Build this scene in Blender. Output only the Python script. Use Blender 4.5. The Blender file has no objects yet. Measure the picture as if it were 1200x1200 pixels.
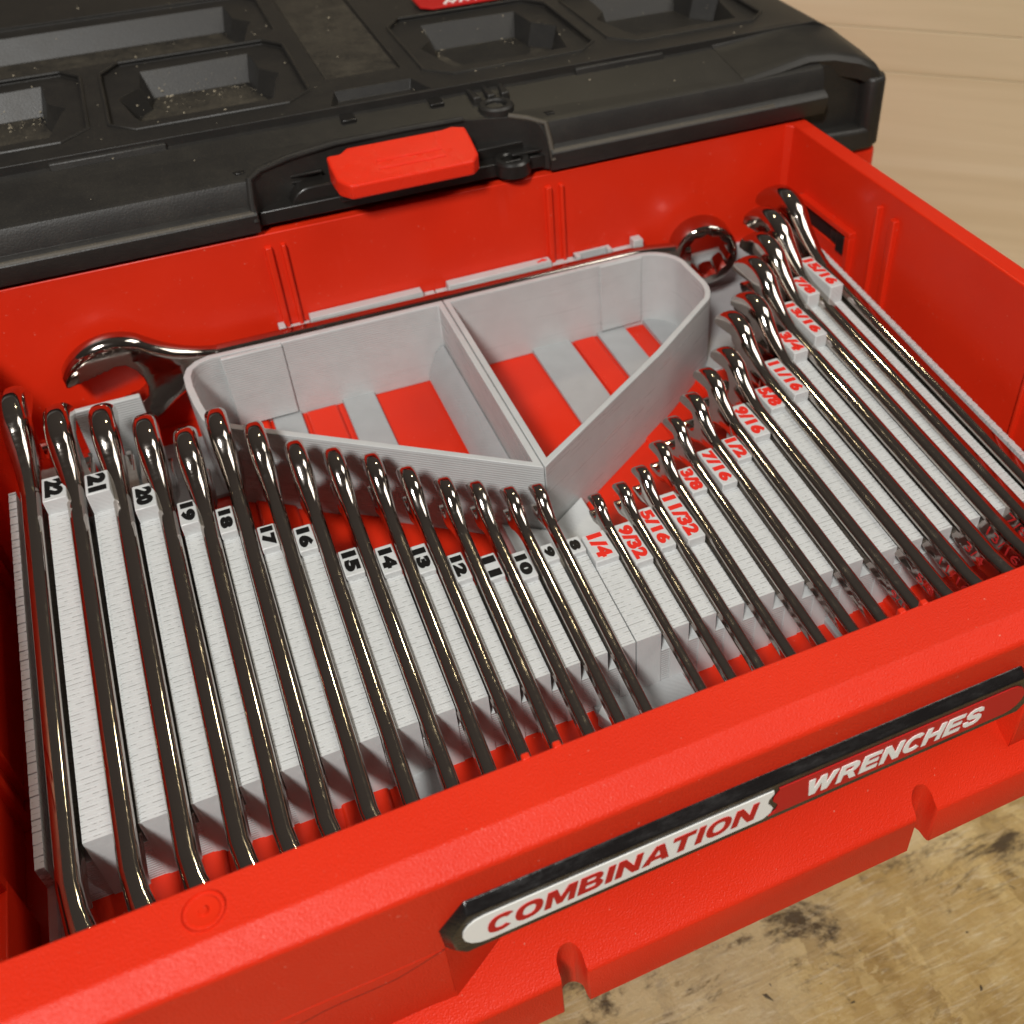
import bpy, bmesh, math, random
from mathutils import Vector, Matrix
from mathutils.geometry import tessellate_polygon

random.seed(7)
S = bpy.context.scene
COL = S.collection
K = 0.001                                   # every coordinate below is in millimetres
R = math.radians

# ------------------------------------------------------------------ camera
cam_d = bpy.data.cameras.new('camera'); cam = bpy.data.objects.new('camera', cam_d); COL.objects.link(cam)
rows = ((0.91322284, -0.40707012, -0.0178316), (-0.27552725, -0.5846946, -0.76303143), (0.30018126, 0.70173082, -0.64611537))
right, down, fwd = (Vector(r) for r in rows)
mw = Matrix.Identity(4)
for i in range(3):
    mw[i][0], mw[i][1], mw[i][2] = right[i], -down[i], -fwd[i]
mw[2][3] = 228 * K
cam.matrix_world = mw
cam_d.sensor_width = 36; cam_d.lens = 37.219
cam_d.shift_x = -0.0935; cam_d.shift_y = -0.0614
cam_d.clip_start = 0.01; cam_d.clip_end = 20
cam_d.dof.use_dof = True; cam_d.dof.focus_distance = 0.345; cam_d.dof.aperture_fstop = 17
S.camera = cam

# ------------------------------------------------------------------ world and lamps
R = math.radians
W = bpy.data.worlds.new('World'); S.world = W; W.use_nodes = True
bg = W.node_tree.nodes['Background']
wt = W.node_tree; tc = wt.nodes.new('ShaderNodeTexCoord'); mp = wt.nodes.new('ShaderNodeMapping'); mp.vector_type = 'TEXTURE'
mp.inputs['Rotation'].default_value = (0, R(-52), R(60)); wt.links.new(tc.outputs['Generated'], mp.inputs[0])
gr = wt.nodes.new('ShaderNodeTexGradient'); wt.links.new(mp.outputs[0], gr.inputs[0])
cr = wt.nodes.new('ShaderNodeValToRGB'); wt.links.new(gr.outputs[0], cr.inputs[0]); wt.links.new(cr.outputs[0], bg.inputs[0])
e = cr.color_ramp.elements; e[0].position = 0; e[0].color = (.034, .027, .023, 1); e[1].position = 1; e[1].color = (.072, .061, .053, 1)
bg.inputs[1].default_value = 1.0

def lamp(name, loc, target, sx, sy, power, color):
    d = bpy.data.lights.new(name, 'AREA'); d.shape = 'RECTANGLE'; d.size = sx; d.size_y = sy
    d.energy = power; d.color = color
    o = bpy.data.objects.new(name, d); COL.objects.link(o)
    o.location = loc
    o.rotation_euler = (Vector(target) - Vector(loc)).to_track_quat('-Z', 'Y').to_euler()
    return o
lamp('ceiling_lamp', (-0.56, -0.66, 1.25), (0.1, 0.25, -0.05), 0.24, 0.24, 30, (1.0, 0.985, 0.945))
lamp('bulb_lamp', (0.52, 0.98, 1.15), (0.1, 0.3, -0.05), 0.05, 0.05, 1.3, (1.0, 0.84, 0.50))
lamp('side_lamp', (0.98, 0.0, 1.25), (0.15, 0.35, -0.05), 0.75, 0.60, 7.5, (1.0, 0.95, 0.86))

S.view_settings.view_transform = 'Standard'; S.view_settings.look = 'None'
S.view_settings.exposure = 0.0; S.view_settings.gamma = 1.0
S.cycles.use_denoising = True
S.cycles.max_bounces = 8

# ------------------------------------------------------------------ materials
def mat(name, color, rough=0.5, metal=0.0, spec=0.5):
    m = bpy.data.materials.new(name); m.use_nodes = True
    b = m.node_tree.nodes['Principled BSDF']
    b.inputs['Base Color'].default_value = (*color, 1); b.inputs['Roughness'].default_value = rough
    b.inputs['Metallic'].default_value = metal
    b.inputs['Specular IOR Level'].default_value = spec
    return m
class NT:
    def __init__(s, m): s.m = m; s.t = m.node_tree; s.b = s.t.nodes['Principled BSDF']; s._c = None
    def n(s, kind, **kw):
        x = s.t.nodes.new(kind)
        for k, v in kw.items(): setattr(x, k, v)
        return x
    def l(s, a, b): s.t.links.new(a, b)
    def coord(s, scale=(1, 1, 1), rot=(0, 0, 0)):
        if s._c is None: s._c = s.n('ShaderNodeTexCoord')
        mp = s.n('ShaderNodeMapping'); s.l(s._c.outputs['Object'], mp.inputs[0])
        mp.inputs['Scale'].default_value = scale; mp.inputs['Rotation'].default_value = rot
        return mp.outputs[0]
    def noise(s, scale, detail=3, rough=.5, vec=None, dist=0):
        x = s.n('ShaderNodeTexNoise'); x.inputs['Scale'].default_value = scale; x.inputs['Detail'].default_value = detail
        x.inputs['Roughness'].default_value = rough; x.inputs['Distortion'].default_value = dist
        s.l(vec or s.coord(), x.inputs['Vector']); return x
    def ramp(s, src, stops):
        x = s.n('ShaderNodeValToRGB'); s.l(src, x.inputs[0]); e = x.color_ramp.elements
        while len(e) < len(stops): e.new(0.5)
        for el, (p, c) in zip(e, stops): el.position = p; el.color = (*c, 1) if len(c) == 3 else c
        return x
    def mix(s, fac, a, b, mode='MIX'):
        x = s.n('ShaderNodeMix', data_type='RGBA', blend_type=mode)
        for sock, v in ((x.inputs[0], fac), (x.inputs[6], a), (x.inputs[7], b)):
            if hasattr(v, 'is_linked'): s.l(v, sock)
            elif isinstance(v, (int, float)): sock.default_value = v
            else: sock.default_value = (*v, 1)
        return x.outputs[2]
    def bump(s, h, strength, dist, prev=None):
        x = s.n('ShaderNodeBump'); x.inputs['Strength'].default_value = strength; x.inputs['Distance'].default_value = dist
        s.l(h, x.inputs['Height'])
        if prev: s.l(prev, x.inputs['Normal'])
        s.l(x.outputs[0], s.b.inputs['Normal']); return x.outputs[0]
def g(v): return (v, v, v)

M = {}
def red(name, rough, grain, gscale, col=(0.70, 0.028, 0.007)):
    m = mat(name, col, rough, 0, .3); t = NT(m)
    n1 = t.noise(22, 4); c = t.mix(t.ramp(n1.outputs[0], [(.3, g(0)), (.75, g(1))]).outputs[0], col, (col[0]*.93, col[1]*.8, col[2]*.8))
    sc = t.noise(60, 6, .7, t.coord((1, .12, .12)))
    c2 = t.mix(t.ramp(sc.outputs[0], [(.66, g(0)), (.74, g(.25))]).outputs[0], c, (col[0], .05, .03))
    c2 = t.mix(t.ramp(t.noise(800, 2).outputs[0], [(.735, g(0)), (.775, g(.55))]).outputs[0], c2, (.75, .30, .22)); t.l(c2, t.b.inputs['Base Color'])
    r = t.ramp(t.noise(35, 5).outputs[0], [(.3, g(rough - .07)), (.8, g(rough + .1))]); t.l(r.outputs[0], t.b.inputs['Roughness'])
    n2 = t.noise(gscale, 2); t.bump(n2.outputs[0], grain, .0003)
    return m
M['red'] = red('red_plastic', .36, .10, 900)
M['red_grain'] = red('grained_red_plastic', .46, .8, 1900)
M['red_latch'] = red('latch_red_plastic', .27, .6, 1500, (.74, .030, .010))

def grey(name, col=(.505, .52, .52), period=.0012, strength=.5, axis='Z', rough=.34):
    m = mat(name, col, rough); t = NT(m)
    w = t.n('ShaderNodeTexWave', bands_direction=axis); w.inputs['Scale'].default_value = .314 / period
    w.inputs['Distortion'].default_value = .5; w.inputs['Detail'].default_value = 2; w.inputs['Detail Scale'].default_value = .02
    t.l(t.coord(), w.inputs['Vector'])
    bl = t.noise(120, 4); 
    c = t.mix(t.ramp(bl.outputs[0], [(.35, g(0)), (.7, g(1))]).outputs[0], col, tuple(x * .93 for x in col)); t.l(c, t.b.inputs['Base Color'])
    r = t.ramp(t.noise(70, 5, .65, t.coord((.25, .25, 5))).outputs[0], [(.35, g(rough - .12)), (.7, g(rough + .2))]); t.l(r.outputs[0], t.b.inputs['Roughness'])
    b1 = t.bump(w.outputs[0], strength, .00028)
    t.bump(t.noise(700, 3).outputs[0], .12, .00025, b1)
    return m
M['grey'] = grey('grey_printed_plastic')
M['base'] = grey('grey_base_plastic', (.37, .38, .385), .0012, .15, 'DIAGONAL', .36)
M['grey_top'] = grey('grey_printed_top', (.545, .56, .56), .0012, .12, 'DIAGONAL', .42)
# rib: print texture of short dashes lying across the rib
m = mat('grey_rib_plastic', (.62, .62, .59), .45); t = NT(m)
br = t.n('ShaderNodeTexBrick'); vc = t.coord(); vc.node.inputs['Location'].default_value = (0, .0009, 0); t.l(vc, br.inputs['Vector'])
br.inputs['Scale'].default_value = 1.0
br.inputs['Color1'].default_value = (.545, .56, .56, 1); br.inputs['Color2'].default_value = (.52, .535, .535, 1); br.inputs['Mortar'].default_value = (.25, .25, .25, 1)
br.inputs['Brick Width'].default_value = 10; br.inputs['Row Height'].default_value = .002; br.inputs['Mortar Size'].default_value = .00015
br.inputs['Mortar Smooth'].default_value = .4
nz = t.noise(500, 3); mk = t.ramp(nz.outputs[0], [(.45, g(.0)), (.54, g(.95))])
t.l(t.mix(mk.outputs[0], br.outputs[0], (.54, .553, .553)), t.b.inputs['Base Color'])
t.bump(t.noise(900, 3).outputs[0], .25, .0003)
M['rib'] = m

def black(name, dust, col=(.0160, .0148, .0135), rough=.46, grain=.3):
    m = mat(name, col, rough); t = NT(m)
    n = t.noise(45, 10, .78); d = t.ramp(n.outputs[0], [(.46 - dust * .12, g(0)), (.82, g(min(1, dust)))])
    fine = t.noise(1500, 2); f = t.ramp(fine.outputs[0], [(.62, g(0)), (.72, g(dust * .5))])
    c = t.mix(d.outputs[0], col, (.075, .064, .047) if dust < .5 else (.088, .074, .052)); c = t.mix(f.outputs[0], c, (.22, .18, .12)); t.l(c, t.b.inputs['Base Color'])
    r = t.mix(d.outputs[0], g(rough), g(.85)); t.l(r, t.b.inputs['Roughness'])
    t.bump(t.noise(1300, 2).outputs[0], grain, .0003)
    return m
M['black'] = black('black_plastic', .2)
M['black_dusty'] = black('dusty_black_plastic', .85)
M['black_clean'] = black('black_gloss_plastic', .05, (.012, .011, .010), .30, .15)
M['black_worn'] = black('worn_black_band', .9, (.06, .052, .042), .55)

m = mat('chrome', (.53, .485, .445), .07, 1.0); t = NT(m)
sc = t.noise(900, 4, .6, t.coord((.05, 1, 1))); r = t.ramp(sc.outputs[0], [(.35, g(.045)), (.75, g(.12))])
sm = t.noise(75, 6, .7); smk = t.ramp(sm.outputs[0], [(.5, g(0)), (.68, g(.75))])
t.l(t.mix(smk.outputs[0], r.outputs[0], g(.24)), t.b.inputs['Roughness'])
t.l(t.mix(smk.outputs[0], (.53, .485, .445), (.45, .415, .385)), t.b.inputs['Base Color'])
t.bump(t.noise(60, 3).outputs[0], .05, .0006)
M['chrome'] = m
m = mat('satin_chrome', (.42, .40, .37), .24, 1.0); t = NT(m); t.bump(t.noise(1200, 2).outputs[0], .2, .0002); M['satin'] = m
M['ink_black'] = mat('black_ink_plastic', (.008, .008, .008), .22)
M['ink_red'] = mat('red_ink_plastic', (.70, .022, .012), .5, 0, .3)
M['white'] = mat('white_plastic', (.86, .86, .83), .5, 0, .3)
M['label_red'] = mat('label_red_plastic', (.50, .014, .012), .5, 0, .25)
M['dust'] = mat('sawdust', (.42, .36, .26), .9)
m = mat('black_label_plastic', (.010, .009, .009), .28); t = NT(m)
n = t.noise(260, 5, .7, t.coord((.35, 1, 1))); r = t.ramp(n.outputs[0], [(.4, g(.16)), (.7, g(.5))]); t.l(r.outputs[0], t.b.inputs['Roughness'])
t.bump(n.outputs[0], .6, .0005); M['label_black'] = m
M['stamp_reflection'] = mat('stamp_red_reflection', (.50, .02, .02), .4)  # red reflection of the drawer floor, painted into the stamped size marks
M['seam'] = mat('seam_dark_red', (.16, .006, .003), .6)
M['dark'] = mat('dark_void_plastic', (.006, .005, .005), .5)

# OSB bench top
m = mat('osb_board', (.36, .25, .11), .5); t = NT(m)
base = t.noise(7, 8, .65)
col = t.ramp(base.outputs[0], [(.32, (.21, .115, .018)), (.5, (.42, .285, .10)), (.7, (.62, .50, .26))]).outputs[0]
for i, (sx, sy, rz) in enumerate([(1, .2, 20), (1, .25, -35), (1, .18, 70), (1, .22, -62)]):
    v = t.n('ShaderNodeTexVoronoi'); v.inputs['Scale'].default_value = 75 + 14 * i; v.inputs['Randomness'].default_value = 1
    wob = t.n('ShaderNodeVectorMath', operation='ADD'); nn = t.noise(55, 5, .65)
    sm = t.n('ShaderNodeVectorMath', operation='SCALE'); sm.inputs[3].default_value = .02; t.l(nn.outputs[1], sm.inputs[0])
    t.l(t.coord((sx, sy, 1), (0, 0, R(rz))), wob.inputs[0]); t.l(sm.outputs[0], wob.inputs[1])
    t.l(wob.outputs[0], v.inputs['Vector'])
    sep = t.n('ShaderNodeSeparateColor'); t.l(v.outputs['Color'], sep.inputs[0])
    msk = t.ramp(t.noise(14 + 5 * i, 6, .7).outputs[0], [(.47, g(0)), (.62, g(.5))])
    strand = t.ramp(sep.outputs[0], [(0, (.16, .085, .015)), (.5, (.40, .26, .075)), (1, (.62, .48, .22))]).outputs[0]
    col = t.mix(msk.outputs[0], col, strand)
for sc_, rz, lo, hi, f_, cc in ((230, 28, .55, .68, .5, (.68, .60, .43)), (190, -50, .57, .68, .45, (.66, .57, .39)), (170, 75, .56, .70, .6, (.13, .075, .02)), (260, 10, .58, .70, .55, (.16, .095, .03))):
    fb = t.noise(sc_, 6, .7, t.coord((.09, 1, 1), (0, 0, R(rz))), 2.2)
    col = t.mix(t.ramp(fb.outputs[0], [(lo, g(0)), (hi, g(f_))]).outputs[0], col, cc)
gl = t.noise(5.5, 4, .6); col = t.mix(t.ramp(gl.outputs[0], [(.48, g(0)), (.68, g(.5))]).outputs[0], col, (.66, .58, .40))
st = t.noise(21, 9, .78, t.coord((.6, 1, 1), (0, 0, R(30))), .6); col = t.mix(t.ramp(st.outputs[0], [(.545, g(0)), (.63, g(.92))]).outputs[0], col, (.04, .022, .007))
t.l(col, t.b.inputs['Base Color']); rr = t.ramp(t.noise(12, 5, .6).outputs[0], [(.4, g(.24)), (.65, g(.6))]); t.l(rr.outputs[0], t.b.inputs['Roughness']); t.bump(t.noise(180, 8, .75).outputs[0], .5, .0025); M['osb'] = m
# pale wall boards
m = mat('pale_pine_board', (.5, .39, .23), .5); t = NT(m)
gr = t.noise(24, 7, .6, t.coord((.05, 1, 1.3)), .9); gr2 = t.noise(5, 4, .55, t.coord((.16, 1, 1)), 1.2)
col = t.ramp(gr.outputs[0], [(.28, (.66, .53, .33)), (.5, (.75, .62, .41)), (.75, (.82, .70, .49))]).outputs[0]
col = t.mix(t.ramp(gr2.outputs[0], [(.35, g(0)), (.7, g(.45))]).outputs[0], col, (.60, .49, .31))
t.l(col, t.b.inputs['Base Color']); t.bump(gr.outputs[0], .1, .001); M['pine'] = m

# ------------------------------------------------------------------ mesh helpers
class MB:
    def __init__(s): s.v = []; s.f = []
    def add(s, vs, fs):
        o = len(s.v); s.v += [tuple(v) for v in vs]; s.f += [tuple(i + o for i in f) for f in fs]; return s
    def box(s, x0, x1, y0, y1, z0, z1):
        vs = [(x, y, z) for x in (x0, x1) for y in (y0, y1) for z in (z0, z1)]
        return s.add(vs, [(0, 1, 3, 2), (4, 6, 7, 5), (0, 4, 5, 1), (2, 3, 7, 6), (0, 2, 6, 4), (1, 5, 7, 3)])
    def prism(s, poly, axis, a, b):
        def P(p, h): return {'x': (h, p[0], p[1]), 'y': (p[0], h, p[1]), 'z': (p[0], p[1], h)}[axis]
        n = len(poly); vs = [P(p, a) for p in poly] + [P(p, b) for p in poly]
        fs = [tuple(range(n)), tuple(range(2 * n - 1, n - 1, -1))] + [(i, i + n, (i + 1) % n + n, (i + 1) % n) for i in range(n)]
        return s.add(vs, fs)
    def frustum(s, top, bot, zt, zb):
        n = len(top); vs = [(*p, zb) for p in bot] + [(*p, zt) for p in top]
        fs = [tuple(range(n)), tuple(range(2 * n - 1, n - 1, -1))] + [(i, i + n, (i + 1) % n + n, (i + 1) % n) for i in range(n)]
        return s.add(vs, fs)
    def loft(s, secs, closed_ends=True, loop=False):
        n = len(secs[0]); o = []; fs = []
        for sec in secs: o += list(sec)
        m_ = len(secs)
        for k in range(m_ if loop else m_ - 1):
            a, b = k * n, ((k + 1) % m_) * n
            for i in range(n): fs.append((a + i, a + (i + 1) % n, b + (i + 1) % n, b + i))
        if closed_ends and not loop:
            fs.append(tuple(range(n - 1, -1, -1))); fs.append(tuple(range((m_ - 1) * n, m_ * n)))
        return s.add(o, fs)
    def tube(s, path, r, n=8):
        path = [Vector(p) for p in path]; secs = []
        for i, p in enumerate(path):
            d = (path[min(i + 1, len(path) - 1)] - path[max(i - 1, 0)]).normalized()
            u = d.orthogonal().normalized() if i == 0 else (u - d * u.dot(d)).normalized()
            w = d.cross(u); secs.append([p + u * math.cos(a) * r + w * math.sin(a) * r for a in [2 * math.pi * k / n for k in range(n)]])
        return s.loft(secs)
    def lathe(s, prof, c, n=32):
        # prof: closed (r, z) loop about a vertical axis
        secs = [[(c[0] + r * math.cos(a), c[1] + r * math.sin(a), c[2] + z) for r, z in prof] for a in [2 * math.pi * k / n for k in range(n)]]
        return s.loft(secs, False, True)
    def build(s, name, m, parent=None, bevel=0, seg=2, smooth=35, bang=35):
        me = bpy.data.meshes.new(name); me.from_pydata([(x * K, y * K, z * K) for x, y, z in s.v], [], s.f)
        bm = bmesh.new(); bm.from_mesh(me); bmesh.ops.recalc_face_normals(bm, faces=bm.faces); bm.to_mesh(me); bm.free()
        o = bpy.data.objects.new(name, me); COL.objects.link(o)
        me.materials.append(m)
        if bevel:
            b = o.modifiers.new('bevel', 'BEVEL'); b.width = bevel * K; b.segments = seg; b.limit_method = 'ANGLE'; b.angle_limit = R(bang)
            b.harden_normals = False; b.miter_outer = 'MITER_ARC' if False else 'MITER_SHARP'
        me.shade_smooth(); me.set_sharp_from_angle(angle=R(smooth))
        if parent is not None: put(o, parent)
        return o
def put(o, parent):
    o.parent = parent; o.matrix_parent_inverse = Matrix.Translation(-parent.location)
def cut(o, cutter_mb):
    c = cutter_mb.build('cutter', M['red'])
    md = o.modifiers.new('cut', 'BOOLEAN'); md.object = c; md.operation = 'DIFFERENCE'; md.solver = 'EXACT'
    if len(o.modifiers) > 1: o.modifiers.move(len(o.modifiers) - 1, 0)
    bev = [(q.width, q.segments, q.angle_limit) for q in o.modifiers if q.type == 'BEVEL']
    for q in [q for q in o.modifiers if q.type == 'BEVEL']: o.modifiers.remove(q)
    dg = bpy.context.evaluated_depsgraph_get()
    me = bpy.data.meshes.new_from_object(o.evaluated_get(dg)); old = o.data; o.modifiers.clear(); o.data = me; me.name = old.name
    cm = c.data; bpy.data.objects.remove(c); bpy.data.meshes.remove(cm)
    for w_, s_, a_ in bev:
        b = o.modifiers.new('bevel', 'BEVEL'); b.width = w_; b.segments = s_; b.limit_method = 'ANGLE'; b.angle_limit = a_
    me.shade_smooth(); me.set_sharp_from_angle(angle=R(35))
    return o
def thing(name, label, cat, loc=(0, 0, 0), group=None):
    o = bpy.data.objects.new(name, None); COL.objects.link(o); o.location = [c * K for c in loc]
    o['label'] = label; o['category'] = cat
    if group: o['group'] = group
    o.empty_display_size = .02
    bpy.context.view_layer.update()
    return o
def structure(o): o['kind'] = 'structure'; return o

def text_mesh(name, body, m, parent, origin, xdir, ydir, length, height, depth=.5, bold=.03, shear=0.0, rnd=0.0, spacing=1.0):
    """lettering fitted into length x height (mm); origin = start of baseline"""
    cu = bpy.data.curves.new(name, 'FONT'); cu.body = body; cu.size = 1; cu.offset = bold; cu.extrude = .02; cu.shear = shear
    cu.space_character = spacing; cu.resolution_u = 4
    to = bpy.data.objects.new(name, cu); COL.objects.link(to)
    dg = bpy.context.evaluated_depsgraph_get(); dg.update()
    me = bpy.data.meshes.new_from_object(to.evaluated_get(dg)); bpy.data.objects.remove(to); bpy.data.curves.remove(cu)
    xs = [v.co.x for v in me.vertices]; ys = [v.co.y for v in me.vertices]; zs = [v.co.z for v in me.vertices]
    x0, x1, y0, y1, z0, z1 = min(xs), max(xs), min(ys), max(ys), min(zs), max(zs)
    X, Y, O = Vector(xdir).normalized(), Vector(ydir).normalized(), Vector(origin); Z = X.cross(Y)
    for v in me.vertices:
        p = O + X * ((v.co.x - x0) / (x1 - x0) * length) + Y * ((v.co.y - y0) / (y1 - y0) * height) + Z * ((v.co.z - z0) / (z1 - z0) * depth)
        v.co = p * K
    me.materials.clear(); me.materials.append(m); me.name = name
    o = bpy.data.objects.new(name, me); COL.objects.link(o); put(o, parent)
    if rnd:
        b = o.modifiers.new('bevel', 'BEVEL'); b.width = rnd * K; b.segments = 2; b.limit_method = 'ANGLE'; b.angle_limit = R(50)
    return o

FLOOR = -87.0
def slope(y): return -57 + .1 * (y - 212)

# ------------------------------------------------------------------ bench and wall
wb = MB().box(-900, 1000, -300, 1100, -345, -305)
structure(wb.build('bench_top', M['osb']))
# wall boards behind, running at an angle to the tool box
wall = bpy.data.objects.new('wall', None); COL.objects.link(wall); wall['kind'] = 'structure'; wall['label'] = 'pale wooden board wall behind the tool box'
ang = math.atan2(-110, 134)
c0 = Vector((.635, .773, 0)) * 880
wall.location = c0 * K; wall.rotation_euler = (0, 0, ang)
for z0, z1 in ((-345, -97.1), (-96.75, -63.2), (-62.85, 40), (40.7, 110)):
    b = MB().box(-1100, 900, 0, 18, z0, z1); o = b.build('board', M['pine'], None, .5, 1); o.parent = wall

cp_ = MB()
for i in range(70):
    x = random.uniform(150, 420); y = random.uniform(20, 330); r = random.choice((.4, .6, .8, 1.4)) * random.uniform(.7, 1.2); a_ = random.uniform(0, 6.3); l_ = random.uniform(1.2, 3.2)
    ca, sa = math.cos(a_), math.sin(a_); w_ = r * .6
    k_ = random.randint(5, 8); ring = []
    for q in range(k_):
        th = 2 * math.pi * q / k_ + random.uniform(-.3, .3); rr = r * random.uniform(.45, 1.1)
        ring.append((x + ca * math.cos(th) * rr * l_ - sa * math.sin(th) * rr * .7, y + sa * math.cos(th) * rr * l_ + ca * math.sin(th) * rr * .7, -304.95))
    cp_.add(ring + [(x, y, -304.9 + r * .6)], [(q, (q + 1) % k_, k_) for q in range(k_)] + [tuple(range(k_ - 1, -1, -1))])
o = cp_.build('wood_chips', mat('dark_chip', (.075, .055, .03), .8)); o['kind'] = 'stuff'; o['label'] = 'small dark chips scattered on the bench top'; o['category'] = 'chips'

# ------------------------------------------------------------------ the red drawer
drawer = thing('tool_drawer', 'open red plastic drawer holding the chrome wrenches in grey racks', 'drawer', (97, 290, FLOOR))
XL, XR = -105.0, 299.0
YF, YB = 148.0, 447.0
d = MB().box(XL - 4, XR + 4, YF - 4, YB + 3, FLOOR - 3, FLOOR)
d.build('floor_panel', M['red'], drawer)
MB().prism([(YB, 0), (YB + 3.5, 0), (YB + 3.5, FLOOR), (YB - .6, FLOOR)], 'x', XL - 8, XR + 8.5).build('back_wall', M['red'], drawer, .5)
MB().box(XL - 7, XR + 7, YB + 3.3, YB + 15, -3, -.15).build('rim_flange', M['red'], drawer, .4)
rw = MB().prism([(XR, 0), (XR + 9.4, 0), (XR + 9.4, -5), (XR + 3.2, -7), (XR + 3.2, FLOOR - 3), (XR - 1.8, FLOOR)], 'y', 134, YB + 3.2); rw.build('right_wall', M['red'], drawer, .9, 3)
MB().prism([(XL, 0), (XL - 9.4, 0), (XL - 9.4, -5), (XL - 3.2, -7), (XL - 3.2, FLOOR - 3), (XL + .8, FLOOR)], 'y', 134, YB + 3.2).build('left_wall', M['red'], drawer, .9, 3)
MB().prism([(XR + 1, YB - 4.5), (XR + 1, YB + 1), (XR - 3.2, YB + 1), (XR - 3.2, YB - .1)], 'z', FLOOR, -.6).build('corner_post', M['red'], drawer, .5)
MB().prism([(XL - 1, YB - 4.5), (XL - 1, YB + 1), (XL + 3.2, YB + 1), (XL + 3.2, YB - .1)], 'z', FLOOR, -.6).build('corner_post', M['red'], drawer, .5)
# front panel: rim and upper face
x0, x1 = XL - 8, XR + 10
up = [(148, 0), (134.2, .15), (127.6, -3.5), (127, -4.6), (127, -33), (131, -36), (145, -36), (146, FLOOR), (148, FLOOR)]
fp = MB().prism(up, 'x', x0, x1)
for a, b in ((x0, 8.0), (188.8, x1)):
    fp.prism([(2, 127.4), (8, 127.2), (34, 137.7), (2, 147)] if a == x0 else [(188.8, 127), (184.5, 138), (188.8, 147)], 'z', -62, -34)
    fp.prism([(127, -33), (127, -56.5), (127.4, -60), (129, -62), (147, -64), (147, -33)], 'x', a, b)
fp.build('front_panel', M['red_grain'], drawer, .45, 2, 18, 25)
LT = [(121, -67.2), (121.15, -66.6), (121.5, -66.0), (122.3, -65.3), (124, -63.7), (126, -61.6), (128, -59.3), (130, -56.8), (132, -54.1), (133.8, -51.4), (135.4, -48.3), (136.8, -44), (137.6, -36.2)]
def lip_z(y):
    for (a_, za), (b_, zb_) in zip(LT, LT[1:]):
        if y <= b_: return za + (zb_ - za) * (y - a_) / (b_ - a_)
    return LT[-1][1]
def lip_section(x, f):
    pr = [(147, -84.5), (f + .5, -84.5), (f, -84.0)]
    for i, (y, z) in enumerate(LT):
        yy = max(y, f + .02 * i) if f > 121 else y
        pr.append((yy, lip_z(yy) - (.5 if f > 121 and yy < f + .03 else 0)))
    return [(x, y, z) for y, z in pr + [(147, -36.2)]]
secs = [(x0, 121)]
for xc in (38.6, 154.6):
    secs += [(xc - 4.1, 121), (xc - 3.85, 121.25), (xc - 3.7, 122.2)]
    for k in range(15):
        an = math.pi * (1 - k / 14); secs.append((xc + 3.68 * math.cos(an), 124.2 + 3.7 * math.sin(an)))
    secs += [(xc + 3.7, 122.2), (xc + 3.85, 121.25), (xc + 4.1, 121)]
secs.append((x1, 121))
MB().loft([lip_section(*q) for q in secs]).build('pull_lip', M['red_grain'], drawer, 0, 0, 40)
# lower left cover with its wavy seam
wave = [(x0, -46), (-55, -44.6), (-45, -43.6), (-36, -41.5), (-28, -38.6), (-23, -37.6), (-18, -37.3), (-12, -37.6), (-5, -37.4), (1, -35.6), (7.6, -33.2)]
for wv in (wave, [(min(194 - x, x1), z) for x, z in wave][::-1]):
    n_ = len(wv); vs = [(x, y, z + dz) for y in (126.97, 127.3) for dz in (-.17, .17) for x, z in wv]; fs = []
    for i in range(n_ - 1): fs += [(i, i + 1, n_ + i + 1, n_ + i), (2 * n_ + i, 3 * n_ + i, 3 * n_ + i + 1, 2 * n_ + i + 1), (n_ + i, n_ + i + 1, 3 * n_ + i + 1, 3 * n_ + i), (i, 2 * n_ + i, 2 * n_ + i + 1, i + 1)]
    MB().add(vs, fs).build('panel_seam', M['seam'], drawer)
# screw cap pressed into the rim
sc = MB().lathe([(0.01, .7), (.9, .7), (1.2, .1), (3.5, .3), (3.9, -.5), (4.4, -.5), (4.7, .45), (4.7, -1), (0.01, -1)], (-39.5, 141, .12), 40)
sc.build('screw_cap', M['red'], drawer)
MB().lathe([(0.01, .7), (.9, .7), (1.2, .1), (3.5, .3), (3.9, -.5), (4.4, -.5), (4.7, .45), (4.7, -1), (0.01, -1)], (233.5, 141, .12), 40).build('screw_cap', M['red'], drawer)
for xp in (38.2, 46.6, 151, 158.5):
    MB().box(xp, xp + 2.2, 147.2, 149.4, -9, .35).build('rim_peg', M['red'], drawer, .5, 3)
# rib pairs on the walls
for xa in (26.3, 160.8):
    for dx, w in ((0, 3.6), (7.2, 2.6)):
        pr = MB().prism([(xa + dx, YB + 1), (xa + dx + .5, YB - 2.6), (xa + dx + w - .5, YB - 2.6), (xa + dx + w, YB + 1)], 'z', FLOOR, -5.8)
        pr.build('wall_rib', M['red'], drawer, .5, 2)
for xw, sgn, ys in ((XR, 1, ((362.5, 2.6), (349.5, 4.6), (252, 2.6), (239, 4.6))), (XL, -1, ((362.5, 2.6), (349.5, 4.6), (258, 2.6), (246, 4.6)))):
    for yr, w in ys:
        pr = MB().prism([(xw + sgn, yr), (xw - 3.0 * sgn, yr + .4), (xw - 3.0 * sgn, yr + w - .4), (xw + sgn, yr + w)], 'z', FLOOR, -8.5 if w < 4 else -10)
        pr.build('wall_rib', M['red'], drawer, .5, 2)
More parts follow.
